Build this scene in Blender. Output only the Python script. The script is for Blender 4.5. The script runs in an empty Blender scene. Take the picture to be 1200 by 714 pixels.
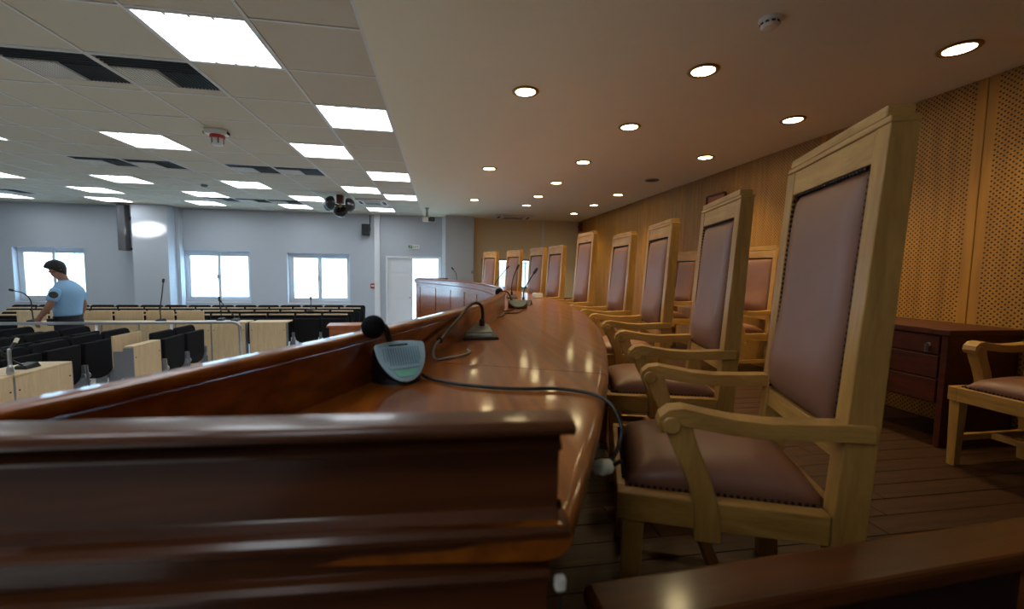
import bpy, math, random
from math import sin, cos, pi, radians, sqrt, hypot, atan2
from mathutils import Vector, Matrix
random.seed(7)
S = bpy.context.scene
COL = S.collection

# ------------------------------------------------------------------ camera
CAM = (0.0, 0.0, 1.75)
F_PX, YAW, PITCH, ROLL = 497.2, 0.1659, -0.0777, 0.0155
fw = Vector((sin(YAW)*cos(PITCH), cos(YAW)*cos(PITCH), sin(PITCH)))
rt0 = Vector((cos(YAW), -sin(YAW), 0)); up0 = rt0.cross(fw)
rt = cos(ROLL)*rt0 + sin(ROLL)*up0; up = -sin(ROLL)*rt0 + cos(ROLL)*up0
cd = bpy.data.cameras.new('camera'); cam = bpy.data.objects.new('camera', cd); COL.objects.link(cam)
cam.matrix_world = Matrix(((rt.x, up.x, -fw.x, CAM[0]), (rt.y, up.y, -fw.y, CAM[1]), (rt.z, up.z, -fw.z, CAM[2]), (0, 0, 0, 1)))
cd.sensor_fit = 'HORIZONTAL'; cd.sensor_width = 36; cd.lens = F_PX/1200*36
cd.clip_start = 0.02; cd.clip_end = 200
cd.dof.use_dof = True; cd.dof.focus_distance = 3.6; cd.dof.aperture_fstop = 2.8
S.camera = cam
# ------------------------------------------------------------------ world, sun, exposure
W = bpy.data.worlds.new('sky'); S.world = W; W.use_nodes = True
bg = W.node_tree.nodes['Background']; bg.inputs[0].default_value = (0.42, 0.70, 1.0, 1); bg.inputs[1].default_value = 14.0
sd = bpy.data.lights.new('sun', 'SUN'); sd.energy = 1.5; sd.angle = 0.01; sd.color = (1, .95, .88)
so = bpy.data.objects.new('sun', sd); COL.objects.link(so); so.rotation_euler = (radians(42), 0, radians(12))
PANEL_E = 8.2          # office panel emission
DOWN_W = 7.4           # downlight spot power
S.view_settings.view_transform = 'Standard'; S.view_settings.look = 'None'
S.view_settings.exposure = 0.0; S.view_settings.gamma = 1.0; S.view_settings.use_curve_mapping = False

# ------------------------------------------------------------------ materials
def lin(r, g, b):
    f = lambda c: (c/255/12.92 if c/255 <= .04045 else ((c/255+.055)/1.055)**2.4)
    return (f(r), f(g), f(b), 1)
MATS = {}
def base_mat(name):
    m = bpy.data.materials.new(name); m.use_nodes = True; MATS[name] = m
    return m, m.node_tree.nodes, m.node_tree.links, m.node_tree.nodes['Principled BSDF']
def plain(name, col, rough=.5, metal=0, noise=.06, nscale=30, bump=0, coat=0, spec=.5):
    m, n, l, p = base_mat(name)
    p.inputs['Roughness'].default_value = rough; p.inputs['Metallic'].default_value = metal
    p.inputs['Coat Weight'].default_value = coat; p.inputs['Coat Roughness'].default_value = .12
    p.inputs['Specular IOR Level'].default_value = spec
    tc = n.new('ShaderNodeTexCoord'); nz = n.new('ShaderNodeTexNoise'); nz.inputs['Scale'].default_value = nscale; nz.inputs['Detail'].default_value = 4
    l.new(tc.outputs['Object'], nz.inputs['Vector'])
    mx = n.new('ShaderNodeMix'); mx.data_type = 'RGBA'
    mx.inputs[6].default_value = tuple(c*(1-noise) for c in col[:3])+(1,); mx.inputs[7].default_value = tuple(min(1, c*(1+noise)) for c in col[:3])+(1,)
    l.new(nz.outputs['Fac'], mx.inputs[0]); l.new(mx.outputs[2], p.inputs['Base Color'])
    if bump:
        b = n.new('ShaderNodeBump'); b.inputs['Strength'].default_value = bump; b.inputs['Distance'].default_value = .004
        l.new(nz.outputs['Fac'], b.inputs['Height']); l.new(b.outputs[0], p.inputs['Normal'])
    return m
def wood(name, c1, c2, scale=(9, 9, 1.2), rough=.4, coat=0, coat_r=.1, spec=.5, detail=7, fine=.35, dist=1.1):
    m, n, l, p = base_mat(name)
    tc = n.new('ShaderNodeTexCoord'); mp = n.new('ShaderNodeMapping'); mp.inputs['Scale'].default_value = scale
    nz = n.new('ShaderNodeTexNoise'); nz.inputs['Scale'].default_value = 2.2; nz.inputs['Detail'].default_value = detail; nz.inputs['Distortion'].default_value = dist
    n2 = n.new('ShaderNodeTexNoise'); n2.inputs['Scale'].default_value = 14; n2.inputs['Detail'].default_value = 3
    l.new(tc.outputs['Object'], mp.inputs['Vector']); l.new(mp.outputs[0], nz.inputs['Vector']); l.new(mp.outputs[0], n2.inputs['Vector'])
    ad = n.new('ShaderNodeMath'); ad.operation = 'MULTIPLY_ADD'; ad.inputs[1].default_value = fine; l.new(n2.outputs['Fac'], ad.inputs[0]); l.new(nz.outputs['Fac'], ad.inputs[2])
    cr = n.new('ShaderNodeValToRGB'); cr.color_ramp.elements[0].position = .25+fine*.5; cr.color_ramp.elements[1].position = .70+fine*.5
    cr.color_ramp.elements[0].color = c2; cr.color_ramp.elements[1].color = c1
    l.new(ad.outputs[0], cr.inputs[0]); l.new(cr.outputs[0], p.inputs['Base Color'])
    p.inputs['Roughness'].default_value = rough; p.inputs['Coat Weight'].default_value = coat; p.inputs['Coat Roughness'].default_value = coat_r
    p.inputs['Specular IOR Level'].default_value = spec
    return m
def emis(name, col, strength):
    m, n, l, p = base_mat(name)
    p.inputs['Base Color'].default_value = (.8, .8, .8, 1)
    p.inputs['Emission Color'].default_value = col; p.inputs['Emission Strength'].default_value = strength
    return m
wood('mahogany', lin(154, 82, 19), lin(108, 52, 11), (16, .7, 16), .30, .6, .10, .2, 2, 0, .3)
wood('mahogany_long', lin(100, 53, 24), lin(62, 31, 13), (1.2, 11, 14), .30, .5, .14, .25, 3, 0, .4)
wood('oak', lin(192, 146, 76), lin(156, 110, 50), (10, 10, 1.4), .36, 0, .3)
wood('oak_across', lin(192, 146, 76), lin(156, 110, 50), (2, 2, 12), .36, 0, .3)
wood('beech', lin(222, 196, 156), lin(204, 176, 134), (16, 16, 1.5), .5)
wood('floor_wood', lin(76, 46, 26), lin(38, 22, 12), (1.2, 16, 6), .5, 0, .3, .25)
wood('cabinet_wood', lin(88, 35, 16), lin(54, 19, 9), (4, 2, 12), .42)
wood('lectern_wood', lin(176, 104, 56), lin(140, 74, 36), (3, 3, 9), .4)
plain('leather', lin(136, 93, 73), .42, 0, .16, 9, .25)
plain('nail', lin(46, 34, 30), .35, .6)
plain('tile', lin(204, 195, 174), .9, 0, .04, 120, .15)
plain('gypsum', lin(232, 227, 202), .9, 0, .02, 8)
plain('grid_metal', lin(218, 216, 212), .5, .1)
plain('wall_paint', lin(192, 198, 206), .8, 0, .02, 5)
plain('cream_paint', lin(230, 218, 188), .8, 0, .02, 5)  # white wall paint with the downlights' warm glow put into the colour
plain('white_paint', lin(232, 234, 238), .55, 0, .02, 5)
plain('aluminium', lin(222, 226, 232), .4, .1, .02)
plain('chrome', lin(196, 198, 202), .30, .9, .03)
plain('steel_grey', lin(150, 152, 156), .45, .5, .03)
plain('black_fabric', lin(24, 24, 27), .9, 0, .2, 90, .2, spec=.2)
plain('black_plastic', lin(20, 20, 22), .45, 0, .08)
plain('dark_foam', lin(20, 21, 24), .95, 0, .25, 160, .6, spec=.15)
plain('grey_plastic', lin(92, 96, 100), .5, 0, .05)
plain('speaker_grey', lin(98, 98, 100), .55, .2, .05)
plain('teal_grey', lin(186, 220, 236), .38, .15, .05)
plain('mic_grille', lin(140, 172, 190), .45)
plain('mint', lin(150, 226, 206), .4)
plain('mic_olive', lin(96, 102, 96), .4, .1)
plain('vinyl', lin(206, 206, 204), .45, 0, .04, 3)
plain('carcass_dark', lin(42, 21, 12), .6, 0, .1, 12)
plain('vent_dark', lin(34, 32, 30), .6, 0, .05)
plain('vent_light', lin(222, 218, 208), .5, 0, .03)
plain('red_plastic', lin(178, 40, 34), .4)
plain('dark_red', lin(120, 34, 26), .4)
plain('white_plastic', lin(228, 228, 222), .45, 0, .02)
plain('cream_plastic', lin(226, 218, 190), .5, 0, .02)
plain('skin', lin(150, 104, 82), .55, 0, .05, 40)
plain('hair', lin(26, 22, 22), .6, 0, .3, 140, .5)
plain('shirt_blue', lin(140, 184, 222), .8, 0, .06, 25, .3)
plain('trouser_navy', lin(34, 36, 52), .85, 0, .1, 40, .2)
plain('patch', lin(58, 62, 58), .8, 0, .3, 200)
plain('sign_green', lin(44, 110, 70), .5)
plain('brass', lin(150, 120, 70), .35, .8)
plain('dome_black', lin(26, 28, 30), .3, .2, .05, coat=.3)
plain('render_white', lin(240, 238, 232), .9, 0, .02, 3)
emis('panel_light', (.86, .94, 1.0, 1), PANEL_E)
emis('down_light', (1.0, .80, .42, 1), 34)
# perforated acoustic wood
def perforated():
    m, n, l, p = base_mat('perforated_wood')
    tc = n.new('ShaderNodeTexCoord'); sp = n.new('ShaderNodeSeparateXYZ'); l.new(tc.outputs['Object'], sp.inputs[0])
    def M(op, a, b=None, c=None):
        k = n.new('ShaderNodeMath'); k.operation = op
        for i, v in enumerate((a, b, c)):
            if v is None: continue
            if isinstance(v, (int, float)): k.inputs[i].default_value = v
            else: l.new(v, k.inputs[i])
        return k.outputs[0]
    T = .034
    ds = []
    for off in (0, .5):
        u = M('SUBTRACT', M('FRACT', M('ADD', M('DIVIDE', sp.outputs['Y'], T), 10+off)), .5)
        v = M('SUBTRACT', M('FRACT', M('ADD', M('DIVIDE', sp.outputs['Z'], T), 10+off)), .5)
        ds.append(M('SQRT', M('ADD', M('MULTIPLY', u, u), M('MULTIPLY', v, v))))
    d = M('MINIMUM', ds[0], ds[1])
    mr = n.new('ShaderNodeMapRange'); mr.inputs[1].default_value = .14; mr.inputs[2].default_value = .22; l.new(d, mr.inputs[0])
    edge = M('GREATER_THAN', M('ABSOLUTE', sp.outputs['Y']), .555)      # plain margin along the panel joints
    solid = M('MAXIMUM', mr.outputs[0], edge)
    mp = n.new('ShaderNodeMapping'); mp.inputs['Scale'].default_value = (10, 12, 1); nz = n.new('ShaderNodeTexNoise'); nz.inputs['Scale'].default_value = 1.6; nz.inputs['Detail'].default_value = 5
    l.new(tc.outputs['Object'], mp.inputs[0]); l.new(mp.outputs[0], nz.inputs[0])
    cr = n.new('ShaderNodeValToRGB'); cr.color_ramp.elements[0].color = lin(156, 106, 32); cr.color_ramp.elements[1].color = lin(184, 130, 43)
    cr.color_ramp.elements[0].position = .3; cr.color_ramp.elements[1].position = .7; l.new(nz.outputs['Fac'], cr.inputs[0])
    mx = n.new('ShaderNodeMix'); mx.data_type = 'RGBA'; mx.inputs[6].default_value = lin(44, 26, 9); l.new(cr.outputs[0], mx.inputs[7]); l.new(solid, mx.inputs[0])
    l.new(mx.outputs[2], p.inputs['Base Color']); p.inputs['Roughness'].default_value = .5
    b = n.new('ShaderNodeBump'); b.inputs['Strength'].default_value = .5; b.inputs['Distance'].default_value = .004; l.new(solid, b.inputs['Height']); l.new(b.outputs[0], p.inputs['Normal'])
perforated()
def glass():
    m = bpy.data.materials.new('window_glass'); m.use_nodes = True; MATS['window_glass'] = m
    n, l = m.node_tree.nodes, m.node_tree.links; n.remove(n['Principled BSDF'])
    t = n.new('ShaderNodeBsdfTransparent'); g = n.new('ShaderNodeBsdfGlossy'); g.inputs['Roughness'].default_value = .02; mx = n.new('ShaderNodeMixShader'); mx.inputs[0].default_value = .06
    t.inputs[0].default_value = (.96, .98, 1, 1)
    l.new(t.outputs[0], mx.inputs[1]); l.new(g.outputs[0], mx.inputs[2]); l.new(mx.outputs[0], n['Material Output'].inputs[0])
glass()

# ------------------------------------------------------------------ mesh helpers
class MB:
    def __init__(s): s.v = []; s.f = []
    def box(s, x0, x1, y0, y1, z0, z1):
        o = len(s.v)
        s.v += [(x0, y0, z0), (x1, y0, z0), (x1, y1, z0), (x0, y1, z0), (x0, y0, z1), (x1, y0, z1), (x1, y1, z1), (x0, y1, z1)]
        s.f += [tuple(o+i for i in q) for q in ((3, 2, 1, 0), (4, 5, 6, 7), (0, 1, 5, 4), (1, 2, 6, 5), (2, 3, 7, 6), (3, 0, 4, 7))]
        return s
    def loft(s, rings, cap=True, closed=False):
        o = len(s.v); k = len(rings[0]); m = len(rings)
        for r in rings: s.v += [tuple(p) for p in r]
        for i in range(m if closed else m-1):
            a = o+i*k; b = o+((i+1) % m)*k
            for j in range(k):
                j2 = (j+1) % k
                s.f.append((a+j, a+j2, b+j2, b+j))
        if cap and not closed:
            s.f.append(tuple(o+j for j in reversed(range(k)))); s.f.append(tuple(o+(m-1)*k+j for j in range(k)))
        return s
    def prism(s, poly, fn, a, b):
        """poly of (u,v); fn(u,v,w) -> xyz ; extruded w from a to b"""
        return s.loft([[fn(u, v, a) for u, v in poly], [fn(u, v, b) for u, v in poly]])
    def tube(s, pts, rad, seg=8):
        pts = [Vector(p) for p in pts]
        if not isinstance(rad, (list, tuple)): rad = [rad]*len(pts)
        rings = []; ref = None
        for i, p in enumerate(pts):
            t = (pts[min(i+1, len(pts)-1)]-pts[max(i-1, 0)]).normalized()
            if ref is None: ref = Vector((0, 0, 1)) if abs(t.z) < .9 else Vector((1, 0, 0))
            a = t.cross(ref).normalized(); b = a.cross(t).normalized(); ref = b
            rings.append([p+rad[i]*(cos(2*pi*j/seg)*a+sin(2*pi*j/seg)*b) for j in range(seg)])
        return s.loft(rings)
    def lathe(s, prof, c=(0, 0, 0), axis=(0, 0, 1), seg=16):
        ax = Vector(axis).normalized(); ref = Vector((1, 0, 0)) if abs(ax.x) < .9 else Vector((0, 1, 0))
        a = ax.cross(ref).normalized(); b = ax.cross(a); c = Vector(c)
        return s.loft([[c+ax*h+max(r, 1e-4)*(cos(2*pi*j/seg)*a+sin(2*pi*j/seg)*b) for j in range(seg)] for r, h in prof])
    def ball(s, c, r, seg=12, sq=(1, 1, 1)):
        n = seg//2
        rings = [[(c[0]+sq[0]*r*sin(pi*i/n)*cos(2*pi*j/seg), c[1]+sq[1]*r*sin(pi*i/n)*sin(2*pi*j/seg), c[2]-sq[2]*r*cos(pi*i/n)) for j in range(seg)] for i in range(1, n)]
        o = len(s.v); s.loft(rings, cap=False); k = seg
        s.v += [(c[0], c[1], c[2]-sq[2]*r), (c[0], c[1], c[2]+sq[2]*r)]; t = len(s.v)
        for j in range(k):
            s.f.append((t-2, o+(j+1) % k, o+j)); s.f.append((t-1, o+(n-2)*k+j, o+(n-2)*k+(j+1) % k))
        return s
    def mesh(s, name):
        me = bpy.data.meshes.new(name); me.from_pydata(s.v, [], s.f); me.validate(); me.update()
        return me
    def build(s, name, mat, parent=None, smooth=False, bevel=0, segs=2, loc=None):
        return obj(name, s.mesh(name), mat, parent, smooth, bevel, segs, loc)
def obj(name, me, mat, parent=None, smooth=False, bevel=0, segs=2, loc=None):
    if not me.materials: me.materials.append(MATS[mat])
    o = bpy.data.objects.new(name, me); COL.objects.link(o); o.parent = parent
    if loc: o.location = loc
    if smooth:
        for p in me.polygons: p.use_smooth = True
    if bevel:
        b = o.modifiers.new('bevel', 'BEVEL'); b.width = bevel; b.segments = segs; b.limit_method = 'ANGLE'; b.angle_limit = radians(40)
    return o
def soften(o, deg=35):
    for p in o.data.polygons: p.use_smooth = True
    md = o.modifiers.new('edges', 'EDGE_SPLIT'); md.split_angle = radians(deg)
    return o
def tag(o, label=None, cat=None, group=None, kind=None):
    if label: o['label'] = label
    if cat: o['category'] = cat
    if group: o['group'] = group
    if kind: o['kind'] = kind
    return o
def thing(name, label, cat, loc=(0, 0, 0), rz=0, group=None):
    o = bpy.data.objects.new(name, None); COL.objects.link(o); o.location = loc; o.rotation_euler = (0, 0, rz)
    o.empty_display_size = .1
    return tag(o, label, cat, group)
def copy_tree(o, parent=None):
    c = o.copy(); COL.objects.link(c); c.parent = parent
    for ch in list(o.children): copy_tree(ch, c)
    return c
def struct(o, label=None): return tag(o, label, kind='structure')
def bez(p0, p1, p2, p3, n=10):
    p0, p1, p2, p3 = map(Vector, (p0, p1, p2, p3)); r = []
    for i in range(n+1):
        t = i/n; u = 1-t; r.append(u*u*u*p0+3*u*u*t*p1+3*u*t*t*p2+t*t*t*p3)
    return r
def spline(pts, n=6):
    P = [Vector(p) for p in pts]; P = [2*P[0]-P[1]]+P+[2*P[-1]-P[-2]]; r = []
    for i in range(1, len(P)-2):
        for k in range(n):
            t = k/n; a, b, c, d = P[i-1:i+3]
            r.append(.5*((2*b)+(c-a)*t+(2*a-5*b+4*c-d)*t*t+(3*b-a-3*c+d)*t**3))
    r.append(P[-2]); return r

# ------------------------------------------------------------------ the room
CEIL = 3.1005; XW = 3.62; YB = 11.1; XL = -11.0; YF = -3.2; ZS = 0.70
TX0, TY0, TT = -0.449, 2.632, 0.6
struct(MB().box(XL-.2, XW+.3, YF-.2, YB+.3, -.15, 0).build('floor', 'vinyl'), 'pale grey vinyl floor of the hall')
# walls with openings
WIN = [(-9.34, -7.97, .93, 2.125), (-5.98, -4.52, .92, 2.125), (-3.69, -2.24, .90, 2.115)]
DOOR = (-1.38, 0.0, 0.0, 2.09); SWIN = (1.03, 2.35, 1.30, 2.08)
b = MB(); xs = XL-.2
for (x0, x1, z0, z1) in WIN+[DOOR, SWIN]:
    b.box(xs, x0, YB, YB+.25, 0, CEIL+.1)
    if z0 > 0: b.box(x0, x1, YB, YB+.25, 0, z0)
    b.box(x0, x1, YB, YB+.25, z1, CEIL+.1); xs = x1
b.box(xs, XW+.3, YB, YB+.25, 0, CEIL+.1)
wall_far = struct(b.build('wall_far', 'wall_paint'), 'white painted wall with windows and a double door')
struct(MB().box(XL-.2, XL, YF, YB, 0, CEIL+.1).build('wall_left', 'wall_paint'), 'white painted side wall of the hall')
struct(MB().box(XL-.2, XW+.3, YF-.2, YF, 0, CEIL+.1).build('wall_near', 'wall_paint'), 'white painted wall behind the bench end')
wr = struct(MB().box(XW+.03, XW+.3, YF, YB, 0, CEIL+.1).build('wall_right', 'carcass_dark'), 'wall clad in perforated wooden panels')
pm = MB().box(0, .03, -.607, .607, 0, CEIL-ZS).mesh('wall_panel')
for k in range(-5, 8):
    yc = 2.39+1.22*k+.61
    if yc+.6 > YB:
        w = YB-.003-(yc-.607); MB().box(0, .03, -.607, -.607+w, 0, CEIL-ZS).build('wall_panel', 'perforated_wood', wr, bevel=.003, loc=(XW, yc, ZS)); break
    obj('wall_panel', pm, 'perforated_wood', wr, bevel=.003, loc=(XW, yc, ZS))
# columns against the far wall
struct(MB().box(-6.70, -6.0, 10.64, YB, 0, CEIL).build('trim_1', 'wall_paint', bevel=.006), 'white square pillar beside the grey column loudspeaker')
struct(MB().box(-6.0, -5.93, 10.94, YB, 0, CEIL).build('trim_2', 'wall_paint', bevel=.004), 'narrow white pipe casing beside the square pillar')
struct(MB().box(-1.64, -1.51, 11.0, YB, 0, CEIL).build('trim_3', 'white_paint', bevel=.004), 'narrow white casing strip beside the door')
struct(MB().box(.10, .80, 10.69, YB, 0, CEIL).build('trim_4', 'wall_paint', bevel=.006), 'white square pillar beside the open door')
struct(MB().box(.02, .10, 10.98, YB, 0, CEIL).build('trim_5', 'white_paint', bevel=.004), 'white casing strip between the door and the pillar')
struct(MB().box(2.62, 2.70, 11.06, YB, 2.2, CEIL).build('trim_6', 'white_paint', bevel=.003), 'slim white cable duct above the louvred window')
struct(MB().box(.80, XW, 11.07, YB, ZS, ZS+.36).build('baseboard_far', 'mahogany_long', bevel=.004), 'brown wooden skirting at the end of the platform')
x0, x1, z0, z1 = SWIN
struct(MB().box(.80, x0, YB-.012, YB, ZS, CEIL).box(x1, XW, YB-.012, YB, ZS, CEIL).box(x0, x1, YB-.012, YB, ZS, z0).box(x0, x1, YB-.012, YB, z1, CEIL).build('wall_platform_end', 'cream_paint'), 'cream painted end wall of the platform')
# ceiling: plain gypsum above the platform, tile grid over the hall
ceil = struct(MB().box(TX0, XW+.3, YF-.2, YB+.3, CEIL, CEIL+.1).box(XL-.2, TX0, YF-.2, YB+.3, CEIL+.06, CEIL+.16).build('ceiling', 'gypsum'), 'ceiling of grey tiles in a white grid beside plain plaster')
LIGHTS = [(1, 0), (0, 2), (1, 4), (0, 6), (1, 8), (0, 9), (1, 12), (4, 4), (7, 8), (9, 10), (10, 12), (4, 8), (10, 8), (7, 4), (6, 10), (7, 12), (3, 10), (4, 12), (13, 12),
          (4, 0), (7, 0), (10, 0), (10, 4), (13, 4), (13, 8), (0, -2), (0, -6), (1, -4), (1, -8), (4, -4), (7, -4), (10, -4), (13, 0)]
VENTS = [(3, 1), (2, 1), (6, 6), (5, 6), (3, 6), (2, 6), (5, 11), (4, 11), (6, 11), (12, 11)]
CASS = [(1, 10)]
tile_me = MB().box(.008, .592, .008, .592, 0, .012).mesh('tile')
rest = MB(); ROWS = range(-10, 15); COLS = range(0, 18)
def cell(c, r): return TX0-(c+1)*TT, TY0+r*TT
for c in COLS:
    for r in ROWS:
        x, y = cell(c, r)
        if (c, r) in LIGHTS or (c, r) in VENTS or (c, r) in CASS: continue
        if y < YF-.3 or y+.1 > YB: continue
        if 0 <= r and c <= 14 and y+TT < YB+.3:
            o = obj('tile', tile_me, 'tile', ceil, bevel=.003, segs=1, loc=(x, y, CEIL+.004))
        else:
            rest.box(x+.012, x+.588, y+.012, y+.588, CEIL+.004, CEIL+.016)
tag(rest.build('tile_field', 'tile', ceil), kind='stuff')
for c in range(0, 19):
    MB().box(-.009, .009, YF, YB, 0, .02).build('grid_runner', 'grid_metal', ceil, loc=(TX0-c*TT, 0, CEIL-.001))
for r in range(-9, 15):
    MB().box(XL, TX0, -.008, .008, 0, .018).build('grid_runner', 'grid_metal', ceil, loc=(0, TY0+r*TT, CEIL))
# panel lights
pl = None
for (c, r) in LIGHTS:
    x, y = cell(c, r)
    if pl is None:
        pl = thing('ceiling_light', 'square white office light panel set into the tile ceiling', 'ceiling light', (x+.3, y+.3, CEIL), 0, 'square light panels in the tile ceiling')
        MB().box(-.285, .285, -.285, .285, .003, .012).build('diffuser', 'panel_light', pl)
        f = MB()
        for a in (-1, 1): f.box(-.292, .292, a*.285-.007, a*.285+.007, -.003, .016); f.box(a*.285-.007, a*.285+.007, -.292, .292, -.003, .016)
        f.build('frame', 'grid_metal', pl)
        for a in (-1, 1):
            for k in (-.12, 0, .12): MB().box(k-.008, k+.008, a*.27-.012, a*.27+.012, -.004, .002).build('clip', 'grid_metal', pl)
    else:
        q = copy_tree(pl); q.location = (x+.3, y+.3, CEIL)
        if c == 0: q['label'] = 'square white light panel in the tile column bordering the plain plaster'
        if (c, r) == (1, 8): q['label'] = 'square white light panel right beside the cluster of black domes'
# vents: two sets of louvres each
vt = None
for (c, r) in VENTS:
    x, y = cell(c, r)
    if vt is None:
        vt = thing('ceiling_vent', 'dark louvred air vent with a pale slotted square in the tile ceiling', 'air vent', (x+.3, y+.3, CEIL), 0, 'louvred air vents in the tile ceiling')
        MB().box(-.285, .285, -.285, .285, .02, .04).build('backing', 'vent_dark', vt)
        f = MB()
        for a in (-1, 1): f.box(-.293, .293, a*.288-.006, a*.288+.006, -.003, .03); f.box(a*.288-.006, a*.288+.006, -.293, .293, -.003, .03)
        f.build('frame', 'grid_metal', vt)
        for k in range(5): MB().box(-.28, .28, -.27+k*.034, -.26+k*.034, 0, .02).build('slat', 'vent_dark', vt)
        for k in range(11): MB().box(-.272+k*.024, -.258+k*.024, -.10, .17, 0, .02).build('slat', 'vent_light', vt)
        for k in range(11): MB().box(.012+k*.024, .022+k*.024, -.10, .17, 0, .02).build('slat', 'vent_dark', vt)
        MB().box(-.28, .28, .175, .28, 0, .02).build('blank_plate', 'tile', vt)
    else:
        q = copy_tree(vt); q.location = (x+.3, y+.3, CEIL)
def cassette(x0, x1, y0, y1, label):
    t = thing('air_conditioner', label, 'air conditioner', ((x0+x1)/2, (y0+y1)/2, CEIL)); w = (x1-x0)/2; d = (y1-y0)/2
    MB().box(-w, w, -d, d, -.035, -.002).build('panel', 'white_plastic', t, bevel=.012)
    MB().box(-w*.55, w*.55, -d*.55, d*.55, -.045, -.034).build('grille', 'vent_light', t, bevel=.004)
    for k in range(5): MB().box(-w*.5, w*.5, -d*.45+k*d*.2, -d*.37+k*d*.2, -.048, -.044).build('slat', 'grey_plastic', t)
    for a in (-1, 1):
        MB().box(a*w*.78-.03, a*w*.78+.03, -d*.6, d*.6, -.037, -.034).build('air_slot', 'vent_dark', t)
        MB().box(-w*.6, w*.6, a*d*.78-.02, a*d*.78+.02, -.037, -.034).build('air_slot', 'vent_dark', t)
cassette(1.28, 2.2, 10.12, 10.72, 'white cassette air conditioner in the plaster above the louvred window')
cassette(TX0-2*TT+.01, TX0-TT-.01, TY0+10*TT+.01, TY0+11*TT-.01, 'white cassette air conditioner in the tile ceiling near the dome cluster')
# round downlights
def make_down(lit, label, group, loc):
    t = thing('downlight', label, 'downlight', loc, 0, group)
    MB().lathe([(.072, -.001), (.098, -.001), (.102, -.004), (.096, -.011), (.078, -.012), (.072, -.006)], (0, 0, 0), (0, 0, 1), 24).build('trim_ring', 'brass' if lit else 'grey_plastic', t, smooth=True)
    MB().lathe([(.074, -.003), (.074, -.0075), (.02, -.0085)], (0, 0, 0), (0, 0, 1), 24).build('lens', 'down_light' if lit else 'vent_dark', t)
    return t
ROW1 = [2.14, 3.34, 4.58, 7.04, 8.22, 9.5]; ROW2 = [2.68, 3.80, 5.10, 6.34, 7.54, 8.6]; ROW3 = [3.24, 5.68, 8.2]
for X, R_, lab, g in ((3.0, ROW1, 'lit round recessed downlight in the row along the perforated wall', 'downlights along the perforated wall'),
                      (1.71, ROW2, 'lit round recessed downlight in the row above the leather armchairs', 'downlights above the armchairs'),
                      (.62, ROW3, 'lit round recessed downlight in the widely spaced row above the bench', 'downlights above the bench')):
    d0 = None
    for y in R_:
        if d0 is None: d0 = make_down(True, lab, g, (X, y, CEIL)); q = d0
        else: q = copy_tree(d0); q.location = (X, y, CEIL)
        ld = bpy.data.lights.new('downlight_beam', 'SPOT'); ld.energy = DOWN_W*4; ld.color = (1, .79, .42); ld.spot_size = radians(118); ld.spot_blend = .9; ld.shadow_soft_size = .06
        lo = bpy.data.objects.new('downlight_beam', ld); COL.objects.link(lo); lo.parent = q; lo.location = (0, 0, -.03)
make_down(False, 'unlit dark round downlight among the lit row along the perforated wall', None, (3.0, 5.84, CEIL))
# smoke detector above the armchairs
t = thing('smoke_detector', 'white slotted smoke detector on the plaster ceiling', 'smoke detector', (1.71, 2.10, CEIL))
MB().lathe([(.055, 0), (.055, -.012), (.05, -.018)], seg=20).build('base', 'white_plastic', t, smooth=False)
MB().lathe([(.046, -.018), (.046, -.034), (.034, -.046), (.012, -.049)], seg=20).build('cap', 'white_plastic', t)
for k in range(10): MB().box(.0445, .0475, -.008, .008, -.032, -.022).build('slot', 'vent_dark', t).rotation_euler = (0, 0, k*pi/5)
t = thing('smoke_detector', 'small grey smoke detector on the tile ceiling', 'smoke detector', (-3.85, 7.85, CEIL))
MB().lathe([(.05, 0), (.05, -.02), (.036, -.04), (.01, -.044)], seg=16).build('cap', 'grey_plastic', t)
MB().lathe([(.06, 0), (.06, -.008)], seg=16).build('base', 'white_plastic', t)
# alarm beacon with red ring
t = thing('alarm_beacon', 'white ceiling alarm beacon with a red ring', 'alarm', (-2.19, 4.74, CEIL))
MB().prism([(-.10, -.055), (.06, -.065), (.10, -.03), (.10, .03), (.06, .065), (-.10, .055)], lambda u, v, w: (u, v, w), -.05, 0).build('base', 'white_plastic', t, bevel=.008)
MB().lathe([(.062, -.05), (.066, -.055), (.066, -.078), (.06, -.082)], seg=20).build('ring', 'red_plastic', t)
MB().lathe([(.056, -.082), (.054, -.13), (.044, -.15), (.02, -.156)], seg=20).build('lens', 'white_plastic', t, smooth=True)
for k in range(6):
    a = k*pi/3; MB().box(.052, .058, -.006, .006, -.135, -.084).build('rib', 'grey_plastic', t).rotation_euler = (0, 0, a)
MB().box(.06, .104, -.028, .028, -.044, -.018).build('window', 'vent_dark', t); MB().box(-.125, -.098, -.012, .012, -.04, -.018).build('tab', 'vent_dark', t)
# dome cluster
t = thing('dome_cluster', 'cluster of four black domes hanging on a wooden ceiling block', 'ceiling spotlight', (-1.84, 8.36, CEIL))
MB().box(-.055, .055, -.055, .055, -.15, 0).build('post', 'cabinet_wood', t, bevel=.004)
MB().ball((0, 0, -.19), .035, 12).build('hub', 'brass', t, smooth=True)
for (c, ax) in (((-.20, -.02, -.175), (-.95, -.30, -.05)), ((-.13, -.17, -.175), (-.75, -.66, -.05)), ((.17, -.03, -.175), (.95, -.25, .1)), ((-.02, .12, -.27), (-.1, .8, -.5))):
    a = Vector(ax).normalized(); c = Vector(c)
    d = MB().lathe([(.128, .0), (.13, .012), (.118, .05), (.09, .085), (.045, .105), (.005, .11)], c-a*.02, -a if False else a, 20).build('dome', 'dome_black', t, smooth=True)
    MB().lathe([(.12, .0), (.06, .012), (.03, .005)], c-a*.024, -a, 20)  .build('reflector', 'dome_black', d, smooth=True)
    MB().tube([(0, 0, -.19), c-a*.02], .012, 6).build('arm', 'black_plastic', d)
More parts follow.
